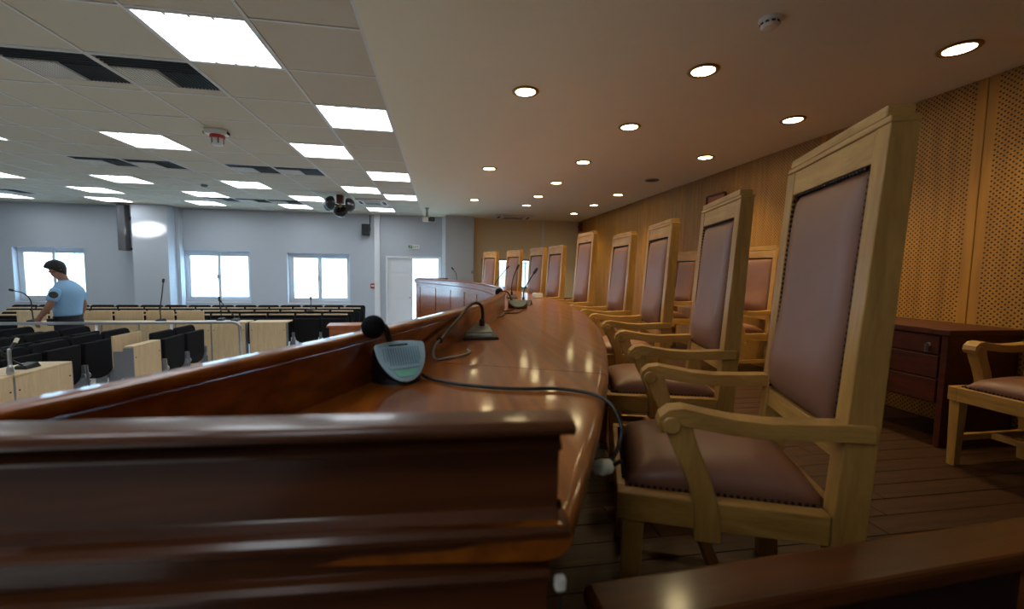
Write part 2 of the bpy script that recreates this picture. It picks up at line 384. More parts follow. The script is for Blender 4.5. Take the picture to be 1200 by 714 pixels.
ld = bpy.data.lights.new('pillar_patch_spot', 'SPOT'); ld.energy = 4500; ld.spot_size = radians(4.6); ld.spot_blend = .55; ld.shadow_soft_size = .05; ld.color = (1, .98, .95)  # spot added at the unlit domes to make the bright patch on the pillar
lo = bpy.data.objects.new('pillar_patch_spot', ld); COL.objects.link(lo); lo.parent = t; lo.location = (-.36, -.04, -.2)
v = Vector((-6.37, 10.64, 2.55))-Vector((-2.2, 8.32, CEIL-.2)); lo.rotation_euler = v.to_track_quat('-Z', 'Y').to_euler()
# surveillance camera
t = thing('surveillance_camera', 'grey surveillance camera on a short ceiling stalk', 'camera', (-.31, 9.57, CEIL))
MB().lathe([(.05, 0), (.05, -.012), (.028, -.02), (.028, -.16), (.036, -.165), (.036, -.2)], seg=14).build('stalk', 'steel_grey', t)
MB().box(-.10, .03, -.06, .06, -.29, -.2).build('housing', 'vent_light', t, bevel=.01)
MB().box(.03, .06, -.05, .05, -.285, -.205).build('collar', 'vent_dark', t, bevel=.006)
MB().box(.06, .155, -.055, .055, -.29, -.19).build('hood', 'black_plastic', t, bevel=.01)
MB().lathe([(.03, 0), (.03, .012), (.022, .014)], (.155, 0, -.24), (1, 0, 0), 14).build('lens', 'dome_black', t)
# windows
def window(n, x0, x1, z0, z1, label):
    w = struct(MB().box(x0, x1, YB+.12, YB+.2, z0, z0+.055).box(x0, x1, YB+.12, YB+.2, z1-.055, z1).box(x0, x0+.05, YB+.12, YB+.2, z0+.055, z1-.055).box(x1-.05, x1, YB+.12, YB+.2, z0+.055, z1-.055).build('window_%d' % n, 'aluminium', bevel=.004), label)
    xm = (x0+x1)/2
    for i, (a, c, y) in enumerate(((x0+.05, xm+.03, YB+.125), (xm-.03, x1-.05, YB+.16))):
        zb, zt = z0+.055, z1-.055; k = .06
        s_ = MB().box(a, c, y, y+.03, zb, zb+k).box(a, c, y, y+.03, zt-k, zt).box(a, a+k, y, y+.03, zb+k, zt-k).box(c-k, c, y, y+.03, zb+k, zt-k).build('sash', 'aluminium', w, bevel=.003)
        MB().box(a+k, c-k, y+.012, y+.018, zb+k, zt-k).build('pane', 'window_glass', s_)
    MB().box(xm-.045, xm-.02, YB+.105, YB+.125, z0+.55, z0+.65).build('latch', 'grey_plastic', w, bevel=.003)
    MB().box(x0-.01, x1+.01, YB-.015, YB+.12, z0-.03, z0).build('window_sill', 'white_paint', w, bevel=.004)
window(1, *WIN[0], 'white two-sash window behind the officer'); window(2, *WIN[1], 'white two-sash window beside the square pillar'); window(3, *WIN[2], 'white two-sash window nearest the door')
# louvred window on the platform
x0, x1, z0, z1 = SWIN
w = struct(MB().box(x0, x1, YB-.02, YB+.06, z1-.05, z1).box(x0, x1, YB-.02, YB+.06, z0, z0+.05).build('window_4', 'steel_grey', bevel=.003), 'narrow window with louvred shutters at the end of the platform')
for i in range(4):
    xx = x0+i*(x1-x0-.05)/3; MB().box(xx, xx+.05, YB-.02, YB+.06, z0+.05, z1-.05).build('mullion', 'steel_grey', w, bevel=.003)
for i in range(3):
    a = x0+.05+i*(x1-x0-.05)/3; c = a+(x1-x0-.05)/3-.05
    for k in range(14):
        zc = z0+.08+k*.046
        MB().prism([(YB+.008, zc-.016), (YB+.016, zc-.018), (YB+.026, zc+.012), (YB+.018, zc+.014)], lambda u, v, q: (q, u, v), a, c).build('slat', 'cream_plastic', w)
# door
dx0, dx1, dz0, dz1 = DOOR
d = struct(MB().box(dx0, dx0+.05, YB-.02, YB+.2, 0, dz1).box(dx1-.05, dx1, YB-.02, YB+.2, 0, dz1).box(dx0+.05, dx1-.05, YB-.02, YB+.2, dz1-.05, dz1).build('door_1', 'white_paint', bevel=.004), 'white double door with one leaf open to daylight')
lf = MB().box(dx0+.05, -.72, YB+.05, YB+.09, .01, dz1-.05).build('door_leaf', 'white_paint', d, bevel=.004)
for z0_, z1_ in ((.15, .95), (1.02, 1.62), (1.68, 1.98)): MB().box(dx0+.13, -.8, YB+.042, YB+.05, z0_, z1_).build('door_panel', 'white_paint', lf, bevel=.006)
MB().box(-.80, -.775, YB+.0, YB+.045, 1.02, 1.06).build('handle', 'steel_grey', lf, bevel=.004)
ol = MB().box(-.09, -.05, YB+.1, YB+.72, .01, dz1-.05).build('door_leaf', 'white_paint', d, bevel=.004)
MB().box(-.115, -.09, YB+.63, YB+.66, 1.0, 1.12).build('handle', 'steel_grey', ol, bevel=.004)
# outside: pale clad building across the yard and the ground
ew = struct(MB().box(-22, 12, 15.05, 15.3, -.5, 9).build('wall_outside', 'grey_plastic'), 'pale building across the yard seen through the windows')
em = MB().box(0, .95, 0, .05, 0, 9).mesh('cladding_panel')
for k in range(34): obj('cladding_panel', em, 'render_white', ew, bevel=.004, loc=(-22+k*1.0, 15.0, -.5))
struct(MB().box(-22, 12, YB+.3, 15.05, -.15, -.01).build('floor_outside', 'render_white'), 'pale concrete yard outside the windows')

# ------------------------------------------------------------------ the platform
CX, CY = -8.152, 4.783
def P(r, th, z): return (CX+r*cos(radians(th)), CY+r*sin(radians(th)), z)
poly = [(-.9, YF)]+[P(8.72, -33+k*63/24, 0)[:2] for k in range(25)]+[(.1, 10.69), (.1, YB), (XW+.03, YB), (XW+.03, YF)]
stg = struct(MB().prism(poly, lambda u, v, w: (u, v, w), 0, ZS-.02).build('floor_platform', 'floor_wood'), 'dark wooden plank floor of the raised platform')
pw = .118
for k in range(64):
    y = -.6+k*.12
    xa = .02 if y < 7 else .4
    cuts = [xa, xa+.55+.5*((k*37) % 10)/10, xa+1.75+.45*((k*53) % 10)/10, XW-.001]
    if y < .7: cuts = [.35]+[c for c in cuts if c > .5]
    for a, c in zip(cuts, cuts[1:]):
        MB().box(-(c-a)/2+.0015, (c-a)/2-.0015, -pw/2, pw/2, 0, .02).build('plank', 'floor_wood', stg, bevel=.002, segs=1, loc=((a+c)/2, y, ZS-.02+random.uniform(-.0008, .0008)))
MB().box(.4, XW-.001, 7.02, YB, ZS-.02, ZS-.0005).build('plank_field', 'floor_wood', stg)

# ------------------------------------------------------------------ judges' bench (arc)
ZD, ZR = 1.46, 1.59
def thN(r): return -29.1+(r-8.77)/(9.365-8.77)*1.55
def sweep(prof, ta, tb, n):
    """closed (r,z) profile swept round the arc; ta/tb: angle functions of r"""
    m = MB(); rings = []
    for i in range(n+1):
        t = i/n; rings.append([P(r, ta(r)*(1-t)+tb(r)*t, z) for r, z in prof])
    return m.loft(rings)
K = lambda a: (lambda r: a)
bench = thing('judges_bench', 'long curved mahogany bench with raised front parapet and glossy top', 'bench', P(9.05, 0, ZS))
bench_inv = Matrix.Translation(Vector(P(9.05, 0, ZS))).inverted()
def inb(o):
    if o.parent is None: o.parent = bench
    o.matrix_parent_inverse = bench_inv; return o
slab = [(9.05, ZD), (8.80, ZD), (8.775, ZD), (8.775, ZD-.045), (9.335, ZD-.045), (9.352, ZD-.040), (9.363, ZD-.028), (9.365, ZD-.018), (9.361, ZD-.007), (9.353, ZD-.002), (9.344, ZD), (9.338, ZD), (9.30, ZD)]
seams = [thN, K(-22.9), K(-11.45), K(0), K(11.45), K(22.9), lambda r: -thN(r)]
for a, b_ in zip(seams, seams[1:]):
    e = .010
    inb(soften(sweep(slab, (lambda r, a=a: a(r)+e), (lambda r, b_=b_: b_(r)-e), 22).build('desk_top', 'mahogany')))
par = [(8.745, ZS), (8.774, ZS), (8.774, ZR-.024), (8.745, ZR-.024)]
inb(soften(sweep(par, lambda r: thN(r)+.05, lambda r: -thN(r)-.05, 90).build('parapet_wall', 'mahogany')))
cap = [(8.738, ZR-.022), (8.777, ZR-.022), (8.781, ZR-.017), (8.781, ZR-.005), (8.776, ZR), (8.738, ZR), (8.733, ZR-.005), (8.733, ZR-.017)]
inb(soften(sweep(cap, lambda r: thN(8.76)-.04, lambda r: -thN(8.76)+.04, 90).build('parapet_cap', 'mahogany'), 50))
cor = [(8.744, ZR-.024), (8.700, ZR-.024), (8.694, ZR-.034), (8.694, ZR-.052), (8.704, ZR-.058), (8.704, ZR-.090), (8.716, ZR-.105), (8.744, ZR-.105)]
inb(soften(sweep(cor, lambda r: thN(8.77), lambda r: -thN(8.77), 90).build('cornice', 'mahogany'), 30))
pan = [(8.765, ZS), (8.735, ZS), (8.735, ZR-.106), (8.765, ZR-.106)]
edges = [-29.0+.05]+[-27.6+5.02*k for k in range(12)]+[29.0-.05]
for a, b_ in zip(edges, edges[1:]):
    inb(sweep([(8.744, ZS+.06), (8.718, ZS+.06), (8.718, ZR-.17), (8.744, ZR-.17)], K(a+.12), K(b_-.12), 6).build('front_panel', 'mahogany', bevel=.004))
inb(sweep([(8.7445, ZR-.17), (8.722, ZR-.17), (8.722, ZR-.106), (8.7445, ZR-.106)], K(-29), K(29), 60).build('frieze', 'mahogany'))
inb(sweep([(8.7445, ZS), (8.705, ZS), (8.705, ZS+.055), (8.72, ZS+.06), (8.7445, ZS+.06)], K(-29), K(29), 60).build('plinth', 'mahogany'))
# supports in the knee space
for th in (-22.9, -17.2, -11.45, -5.7, 0, 5.7, 11.45, 17.2, 22.9):
    inb(sweep([(8.776, ZS), (9.12, ZS), (9.20, ZD-.045), (8.776, ZD-.045)], K(th-.09), K(th+.09), 1).build('support_panel', 'carcass_dark'))
# near and far end upstands
def end_part(prof, s0, s1, name, mat, far=False):
    A = Vector((-.437, .484, 0)); u = Vector((.9987, -.0508, 0)); n = Vector((-.0508, -.9987, 0))
    m = MB(); f = (lambda p: (p[0], 2*CY-p[1], p[2])) if far else (lambda p: tuple(p))
    m.loft([[f(A+u*s+n*q+Vector((0, 0, z))) for q, z in prof] for s in (s0, s1)])
    return inb(soften(m.build(name, mat), 28))
rcap = [(-.018, ZR-.016), (-.018, ZR-.003), (-.015, ZR)]+[(.022+.009*sin(a), ZR-.008+.008*cos(a)) for a in [k*pi/8 for k in range(9)]]+[(.008, ZR-.018), (-.008, ZR-.018)]
rpan = [(-.017, ZD), (-.017, ZR-.016), (.004, ZR-.018), (-.004, ZR-.024), (-.008, ZR-.030), (.000, ZR-.034), (.003, ZR-.038), (.000, ZR-.043), (-.0125, ZR-.046), (-.0135, ZD+.012), (-.009, ZD+.005), (-.008, ZD)]
rled = [(-.05, ZD-.045), (-.05, ZD), (-.008, ZD), (.000, ZD-.003), (.004, ZD-.009), (.003, ZD-.016), (-.004, ZD-.022), (-.006, ZD-.030), (-.012, ZD-.034), (-.014, ZD-.045)]
rlow = [(-.05, ZS), (-.05, ZD-.045), (-.018, ZD-.045), (-.020, ZD-.060), (-.010, ZD-.064), (-.006, ZD-.070), (-.010, ZD-.077), (-.024, ZD-.082), (-.026, ZD-.30), (-.016, ZD-.31), (-.016, ZS)]
for far in (False, True):
    end_part(rcap, -.06, .582, 'end_cap', 'mahogany_long', far)
    end_part(rpan, -.04, .574, 'end_upstand', 'mahogany_long', far)
    end_part(rled, -.04, .586, 'end_ledge', 'mahogany_long', far)
    end_part(rlow, -.04, .566, 'end_panel', 'mahogany_long', far)

# low barrier rail beside the bench end
t = thing('barrier_rail', 'low glossy brown wooden barrier beside the bench end', 'railing', (.25, .66, ZS), math.atan2(.07, 1.3))
MB().box(0, 1.95, -.085, .025, .462, .5).build('top_rail', 'mahogany_long', t, bevel=.012, segs=3)
MB().box(0.02, 1.93, -.055, -.02, .05, .462).build('board', 'carcass_dark', t, bevel=.004)
for x in (.0, .95, 1.87): MB().box(x, x+.06, -.07, .0, 0, .4615).build('post', 'mahogany', t, bevel=.004)

# ------------------------------------------------------------------ armchairs
def dome(m, fn, n=14, k=10, edge=.012):
    """fn(a,b,h) -> xyz, a,b in -1..1, h in 0..1 ; closed cushion surface"""
    o = len(m.v)
    for i in range(n+1):
        for j in range(k+1):
            a = -1+2*i/n; b_ = -1+2*j/k; h = ((1-abs(a)**5)*(1-abs(b_)**5))**.5 if abs(a) < 1 and abs(b_) < 1 else 0
            m.v.append(fn(a, b_, h))
    q = lambda i, j: o+i*(k+1)+j
    for i in range(n):
        for j in range(k): m.f.append((q(i, j), q(i+1, j), q(i+1, j+1), q(i, j+1)))
    per = [q(i, 0) for i in range(n+1)]+[q(n, j) for j in range(1, k+1)]+[q(i, k) for i in range(n-1, -1, -1)]+[q(0, j) for j in range(k-1, 0, -1)]
    m.f.append(tuple(reversed(per)))
    return m
CHAIR_MESH = {}
def make_chair(T, label, cat='chair', loc=(0, 0, 0), rz=0, group=None, cab=.0):
    t = thing('armchair', label, cat, loc, rz, group)
    key = T
    first = key not in CHAIR_MESH
    L = CHAIR_MESH.setdefault(key, [])
    def put(name, mat, m=None, smooth=False, bevel=0, y=0):
        if first:
            o = m.build(name, mat, t, smooth, bevel); L.append((name, mat, o.data, smooth, bevel)); return o
    if not first:
        for (name, mat, me, smooth, bevel) in L:
            o = obj(name, me, mat, t, False, bevel)
            if name == 'nail_trim': o['kind'] = 'stuff'
        return t
    xf = lambda z: (-.004 if z < .45 else -.004-.055*(z-.45))-(.10*(.45-z)**2 if z < .45 else 0)
    for s in (-1, 1):
        y0, y1 = (.222, .278) if s > 0 else (-.278, -.222)
        m = MB(); rings = []
        for z in (0, .12, .25, .38, .45, .7, 1.0, 1.2, T-.045):
            th = .062+.014*min(1, max(0, (z-.1)/.3))-.018*max(0, (z-.6)/.9)
            rings.append([(xf(z)-th, y0, z), (xf(z), y0, z), (xf(z), y1, z), (xf(z)-th, y1, z)])
        put('back_post', 'oak', m.loft(rings), bevel=.003)
        yl0, yl1 = (.225, .275) if s > 0 else (-.275, -.225)
        put('leg', 'oak', MB().loft([[(.455, yl0+.006, 0), (.495, yl0+.006, 0), (.495, yl1-.006, 0), (.455, yl1-.006, 0)], [(.445, yl0, .37), (.505, yl0, .37), (.505, yl1, .37), (.445, yl1, .37)]]), bevel=.003)
        ya, yb = (.232, .276) if s > 0 else (-.276, -.232)
        put('seat_rail', 'oak_across', MB().box(-.002, .520, ya, yb, .372, .45), bevel=.004)
        put('stretcher', 'oak_across', MB().box(-.03, .46, ya+.008, yb-.010, .14, .175), bevel=.003)
        # arm with rolled front end
        yc = s*.262; hw = .031
        pts = [(-.075, .692), (.0, .690), (.08, .684), (.16, .680), (.24, .684), (.31, .694), (.36, .702), (.395, .696), (.418, .676), (.424, .652), (.412, .632)]
        th = [.042, .042, .042, .042, .042, .044, .048, .052, .056, .054, .046]
        rings = []
        for i, (x, z) in enumerate(pts):
            dx = pts[min(i+1, len(pts)-1)][0]-pts[max(i-1, 0)][0]; dz = pts[min(i+1, len(pts)-1)][1]-pts[max(i-1, 0)][1]; k = hypot(dx, dz); nx, nz = dz/k, -dx/k
            w = hw*(.92 if i < 3 else 1)
            rings.append([(x, yc-w, z), (x, yc+w, z), (x+nx*th[i], yc+w, z+nz*th[i]), (x+nx*th[i], yc-w, z+nz*th[i])])
        arm = put('arm', 'oak_across', MB().loft(rings), bevel=.006)
        put('arm_scroll', 'oak', MB().lathe([(.001, -.036), (.020, -.036), (.024, -.032), (.024, .032), (.020, .036), (.001, .036)], (.388, yc, .655), (0, 1, 0), 16), bevel=.002)
        # S-shaped arm support
        sp = spline([(.285, .345), (.288, .40), (.300, .47), (.325, .54), (.352, .60), (.372, .66)], 4); rings = []
        for i, p_ in enumerate(sp):
            k = i/(len(sp)-1); w = .030+.010*abs(k-.45)
            rings.append([(p_.x-w, s*.262-.026, p_.y), (p_.x+w, s*.262-.026, p_.y), (p_.x+w, s*.262+.026, p_.y), (p_.x-w, s*.262+.026, p_.y)])
        put('arm_support', 'oak', MB().loft(rings), bevel=.005)
    put('seat_rail', 'oak_across', MB().box(.478, .522, -.2315, .2315, .372, .45), bevel=.004)
    put('seat_rail', 'oak_across', MB().box(-.05, -.006, -.2215, .2215, .372, .45), bevel=.004)
    put('stretcher', 'oak_across', MB().box(.20, .235, -.242, .242, .14, .172), bevel=.003)
    put('seat_cushion', 'leather', dome(MB(), lambda a, b_, h: (.235+.262*a, .236*b_, .449+.085*h*(1-.18*a*a-.15*b_*b_)), 14, 14), True)
    zt = T-.125; zb = .585
    put('bottom_rail', 'oak_across', MB().loft([[(xf(z)-.045, -.2215, z), (xf(z)-.004, -.2215, z), (xf(z)-.004, .2215, z), (xf(z)-.045, .2215, z)] for z in (zb, zb+.06)]), bevel=.003)
    put('crest_rail', 'oak_across', MB().loft([[(xf(z)-.05, -.2215, z), (xf(z)-.002, -.2215, z), (xf(z)-.002, .2215, z), (xf(z)-.05, .2215, z)] for z in (zt, T-.046)]), bevel=.003)
    c1 = MB().loft([[(xf(z)-.062, -.2775, z), (xf(z)+.001, -.2775, z), (xf(z)+.001, .2775, z), (xf(z)-.062, .2775, z)] for z in (T-.0445, T-.028)])
    put('crest_cap', 'oak_across', c1, bevel=.004)
    put('crest_step', 'oak_across', MB().loft([[(xf(z)-.058, -.258, z), (xf(z)+.0, -.258, z), (xf(z)+.0, .258, z), (xf(z)-.058, .258, z)] for z in (T-.0275, T)]), bevel=.003)
    zc = (zb+.06+zt)/2; hz = (zt-zb-.06)/2
    def bk(a, b_, h):
        z = zc+hz*a; bulge = .030+.030*math.exp(-((a+.72)/.35)**2)
        return (xf(z)-.018+bulge*h, .2205*b_, z)
    put('back_cushion', 'leather', dome(MB(), bk, 22, 12), True)
    put('back_panel', 'oak', MB().loft([[(xf(z)-.044, -.2215, z), (xf(z)-.0185, -.2215, z), (xf(z)-.0185, .2215, z), (xf(z)-.044, .2215, z)] for z in (zb+.0605, zt-.0005)]))
    nt = MB(); zz = zb+.075
    while zz < zt-.01:
        for s in (-1, 1): nt.ball((xf(zz)-.006, s*.2165, zz), .0062, 6)
        zz += .0165
    yy = -.205
    while yy < .206: nt.ball((xf(zt)-.006, yy, zt-.006), .006, 6); nt.ball((.4995, yy, .456), .0055, 6); yy += .0165
    xx = .02
    while xx < .49:
        for s in (-1, 1): nt.ball((xx, s*.2335, .4535), .0055, 6)
        xx += .0165
    o = put('nail_trim', 'nail', nt); o['kind'] = 'stuff'
    return t
BACK_R = 9.915
ORD = ['first', 'second', 'third', 'fourth', None, 'fourth', 'third', 'second', 'first']
CH = [-21.65, -15.85, -9.55, -3.95, 2.7, 8.65, 12.75, 18.05, 23.6]
for i, th in enumerate(CH):
    if i == 4: lab = 'tallest oak and brown leather armchair at the middle of the curved bench'; T = 1.56
    else:
        T = 1.45
        lab = 'high-backed oak and brown leather armchair, %s from the bench end by the %s' % (ORD[i], 'barrier rail' if i < 4 else 'louvred window')
    x, y, _ = P(BACK_R, th, 0)
    make_chair(T, lab, loc=(x, y, ZS), rz=radians(th+180), group='high-backed armchairs along the curved bench')
for y, lab in ((1.63, 'oak armchair by the perforated wall beside the red-brown drawer desk'), (4.13, 'lower leather armchair by the perforated wall, next along from the drawer desk'), (5.49, 'lower leather armchair by the perforated wall under the small wall frame')):
    make_chair(1.36, lab, loc=(3.33, y, ZS), rz=pi, group='armchairs along the perforated wall')

# drawer desk by the wall
t = thing('drawer_desk', 'red-brown wooden desk with drawers against the perforated wall', 'desk', (3.05, 2.09, ZS))
MB().box(-.02, .565, -.02, 1.32, .70, .735).build('desk_top', 'cabinet_wood', t, bevel=.004)
MB().box(.02, .555, .02, .62, .26, .70).build('body', 'cabinet_wood', t, bevel=.003)
MB().box(.0, .56, 0, .035, 0, .70).build('end_panel', 'cabinet_wood', t, bevel=.003)
MB().box(.0, .56, 1.265, 1.30, 0, .70).build('end_panel', 'cabinet_wood', t, bevel=.003)
MB().box(.50, .52, .62, 1.265, .35, .70).build('back_board', 'cabinet_wood', t)
for k, (a, c) in enumerate(((.575, .69), (.425, .565), (.27, .415))):
    q = MB().box(.0, .02, .045, .61, a, c).build('drawer', 'cabinet_wood', t, bevel=.004)
    MB().lathe([(.007, 0), (.007, -.012), (.015, -.018), (.014, -.026), (.004, -.03)], (.0, .33, (a+c)/2), (1, 0, 0), 12).build('knob', 'vent_dark', q)
    if k == 0:
        MB().lathe([(.012, 0), (.012, -.006)], (.0, .10, (a+c)/2), (1, 0, 0), 12).build('lock', 'chrome', q)
        MB().box(-.03, -.005, .098, .102, (a+c)/2-.045, (a+c)/2+.005).build('key', 'steel_grey', q)
# framed board and alarm sounder on the wall
t = thing('wall_frame', 'small brown wooden frame high on the perforated wall', 'frame', (3.605, 5.22, 2.62))
for a in (-1, 1):
    MB().box(-.015, .013, a*.19-.012, a*.19+.012, -.16, .19).build('moulding', 'cabinet_wood', t)
    MB().box(-.015, .013, -.178, .178, a*.175+.015-.012, a*.175+.015+.012).build('moulding', 'cabinet_wood', t)
MB().box(.0, .013, -.178, .178, -.148, .178).build('board', 'lectern_wood', t)
t = thing('alarm_sounder', 'dark red alarm sounder high on the wall in the far corner', 'alarm', (3.57, 10.75, 2.95))
MB().box(-.03, .048, -.06, .06, -.13, .09).build('box', 'dark_red', t, bevel=.01)
MB().lathe([(.045, 0), (.04, .02), (.01, .026)], (-.03, 0, -.02), (-1, 0, 0), 14).build('horn', 'vent_dark', t)

# ------------------------------------------------------------------ microphones on the bench
def frame_mat(loc, rz): return Matrix.Translation(Vector(loc))@Matrix.Rotation(rz, 4, 'Z')
MX, MY, MA = -.098, 1.112, .45
t = thing('desk_microphone', 'pale teal pick-shaped desk microphone with black foam ball on the bench', 'microphone', (MX, MY, ZD), MA)
def loc1(x, y, z): # bench position -> microphone frame
    dx, dy = x-MX, y-MY; return (dx*cos(MA)+dy*sin(MA), -dx*sin(MA)+dy*cos(MA), z-ZD)
def pick(w0, l0, l1, n=10):
    """guitar-pick outline: tip towards -v, wide end +v"""
    R = [(w0*sin(pi/2*k/n)**.7, -l0+(l0+l1)*(k/n)**1.35) for k in range(n+1)]
    return R+[(w0*.94, l1+.006), (w0*.5, l1+.011), (0, l1+.013), (-w0*.5, l1+.011), (-w0*.94, l1+.006)]+[(-u, v) for u, v in reversed(R)][:-1]
def on_tilt(u, v, h, z0=.085, tilt=.62): # tilted top plane, v along the slope
    return (u, v*cos(tilt)-h*sin(tilt), z0+v*sin(tilt)+h*cos(tilt))
o1 = pick(.067, .060, .042); T1 = lambda u, v, w: on_tilt(u, v, w, .056, 1.0)
MB().loft([[T1(u, v, 0) for u, v in o1], [T1(u, v, -.016) for u, v in o1], [(u*.95, .02+v*.8, .012) for u, v in o1], [(u, .02+v*.85, .0) for u, v in o1]]).build('body', 'black_plastic', t)
MB().prism(o1, T1, 0, .006).build('top_plate', 'teal_grey', t, bevel=.002)
for k in range(15):
    u = -.049+k*.0066; lo_ = -.014 if abs(u) < .042 else -.002
    MB().prism([(u, lo_), (u+.003, lo_), (u+.003, .034), (u, .034)], T1, .0058, .0080).build('grille_bar', 'mic_grille', t)
MB().prism([(-.043, -.017), (.043, -.017), (.039, -.023), (-.039, -.023)], T1, .0058, .0095).build('bar', 'teal_grey', t)
MB().prism([(-.034, -.026), (.034, -.026), (.020, -.046), (-.020, -.046)], T1, .0058, .0085).build('button', 'mint', t, bevel=.001)
MB().prism([(-.03, .040), (.02, .040), (.02, .044), (-.03, .044)], T1, .0058, .0072).build('slot', 'black_plastic', t)
MB().tube(spline([loc1(-.128, 1.135, 1.545), loc1(-.136, 1.14, 1.575), loc1(-.143, 1.13, 1.60), loc1(-.155, 1.105, 1.607)], 5), .0085, 8).build('gooseneck', 'black_plastic', t, smooth=True)
MB().ball(loc1(-.166, 1.085, 1.608), .029, 18).build('windscreen', 'dark_foam', t, smooth=True)
MB().tube(spline([loc1(*p_) for p_ in ((-.05, 1.14, 1.472), (-.03, 1.12, 1.466), (.049, 1.05, 1.466), (.17, .998, 1.466), (.274, .987, 1.466), (.341, .945, 1.466), (.366, .90, 1.464), (.374, .85, 1.452), (.372, .81, 1.42), (.35, .785, 1.39), (.325, .765, 1.378))], 6), .0042, 8).build('cable', 'black_plastic', t, smooth=True)
t = thing('cable_plug', 'cream plastic cable plug hanging under the bench edge', 'plug', (.307, .752, 1.376))
MB().lathe([(.004, -.02), (.013, -.016), (.016, 0), (.013, .018), (.005, .024)], (0, 0, 0), (.8, -.5, .3), 14).build('shell', 'cream_plastic', t, smooth=True)
MB().tube([(.015, -.01, .006), (.03, -.02, .02)], .004, 8).build('collar', 'black_plastic', t)

t = thing('cable_clip', 'tiny white cable clip low on the bench end panel', 'clip', (.143, .474, 1.374))
MB().box(-.007, .007, -.010, .002, -.009, .009).build('body', 'vent_light', t, bevel=.004)
MB().tube([(0, -.006, -.012), (.0, -.006, -.2)], .002, 7).build('wire', 'black_plastic', t)
t = thing('desk_microphone', 'black wedge desk microphone with bent gooseneck on the bench', 'microphone', (.150, 1.88, ZD))
MB().loft([[(-.085, -.11, 0), (.095, -.11, 0), (.095, .11, 0), (-.085, .11, 0)], [(-.08, -.105, .012), (.09, -.105, .012), (.09, .105, .022), (-.08, .105, .022)]]).build('base', 'black_plastic', t, bevel=.004)
MB().loft([[(-.055, -.075, .013), (.075, -.075, .013), (.075, .10, .02), (-.055, .10, .02)], [(-.045, -.068, .028), (.068, -.068, .028), (.068, .09, .044), (-.045, .09, .044)]]).build('top_block', 'mic_olive', t, bevel=.003)
MB().box(-.045, .068, -.074, -.068, .012, .022).build('strip', 'vent_light', t)
MB().lathe([(.012, .0), (.012, .03), (.008, .036)], (.035, .05, .035), (0, 0, 1), 12).build('socket', 'black_plastic', t)
MB().tube(spline([(.038, .055, .06), (.038, .055, .10), (.030, .05, .132), (.004, .02, .147), (-.034, -.04, .137), (-.078, -.18, .105), (-.128, -.34, .072)], 6), .0072, 8).build('gooseneck', 'black_plastic', t, smooth=True)
MB().tube([(-.125, -.33, .074), (-.155, -.43, .052)], [.009, .0105], 10).build('microphone_head', 'black_plastic', t)
MB().tube(spline([(-.155, -.43, .052), (-.168, -.47, .045), (-.175, -.50, .022), (-.165, -.52, .006), (-.135, -.50, .005), (-.08, -.46, .005), (-.05, -.40, .005), (-.055, -.36, .006)], 6), .0038, 8).build('cable', 'steel_grey', t, smooth=True)

def goose(label, loc, rz, pts, head, ball=False, pickbase=True):
    t = thing('desk_microphone', label, 'microphone', loc, rz)
    if pickbase:
        o1 = pick(.075, .085, .05)
        MB().loft([[on_tilt(u, v, 0, .04, .35) for u, v in o1], [(x*1.05, y+.01, 0) for x, y, z in [on_tilt(u, v, 0, .04, .35) for u, v in o1]]]).build('base', 'black_plastic', t)
        MB().prism(o1, lambda u, v, w: on_tilt(u*.93, v*.93, w, .04, .35), 0, .005).build('top_plate', 'mic_olive', t, bevel=.001)
    else:
        MB().loft([[(-.06, -.09, 0), (.06, -.09, 0), (.06, .07, 0), (-.06, .07, 0)], [(-.05, -.08, .012), (.05, -.08, .012), (.05, .06, .04), (-.05, .06, .04)]]).build('base', 'black_plastic', t, bevel=.004)
    MB().lathe([(.011, .0), (.011, .03), (.007, .035)], (pts[0][0], pts[0][1], .035), (0, 0, 1), 10).build('socket', 'black_plastic', t)
    pp = spline(pts, 5); MB().tube(pp, .0055, 7).build('gooseneck', 'black_plastic', t, smooth=True)
    e = pp[-1]; dr = (pp[-1]-pp[-3]).normalized()
    if ball: MB().ball(e+dr*.02, .032, 14).build('windscreen', 'dark_foam', t, smooth=True)
    else: MB().tube([e, e+dr*.015, e+dr*.055, e+dr*.065], [.006, .013, .013, .007], 9).build('microphone_head', 'black_plastic', t, smooth=True)
    return t
goose('dark pick-shaped desk microphone with a foam ball beside tangled cables', (.60, 3.30, ZD), radians(-8), [(-.05, .05, .07), (-.08, .05, .12), (-.12, .03, .135), (-.14, 0, .13)], None, True)
goose('black desk microphone with a straight slanting gooseneck, behind the pick-shaped one', (.72, 3.62, ZD), radians(-20), [(-.02, .03, .07), (-.015, .03, .12), (.02, .05, .20), (.06, .07, .27)], None, False, False)
goose('black desk microphone with upright gooseneck at the middle armchair', (.76, 4.55, ZD), radians(-4), [(.0, .04, .07), (.0, .04, .14), (.02, .05, .24), (.05, .06, .31)], None, False, False)
goose('black desk microphone with low slanting gooseneck past the middle armchair', (.74, 5.75, ZD), radians(6), [(-.02, .03, .07), (.01, .03, .15), (.08, .04, .24), (.15, .05, .32)], None, False, False)
goose('black desk microphone near the far end of the curved bench', (.30, 7.9, ZD), radians(18), [(-.02, .03, .07), (-.01, .03, .15), (-.02, .04, .24), (-.06, .05, .30)], None, False, False)
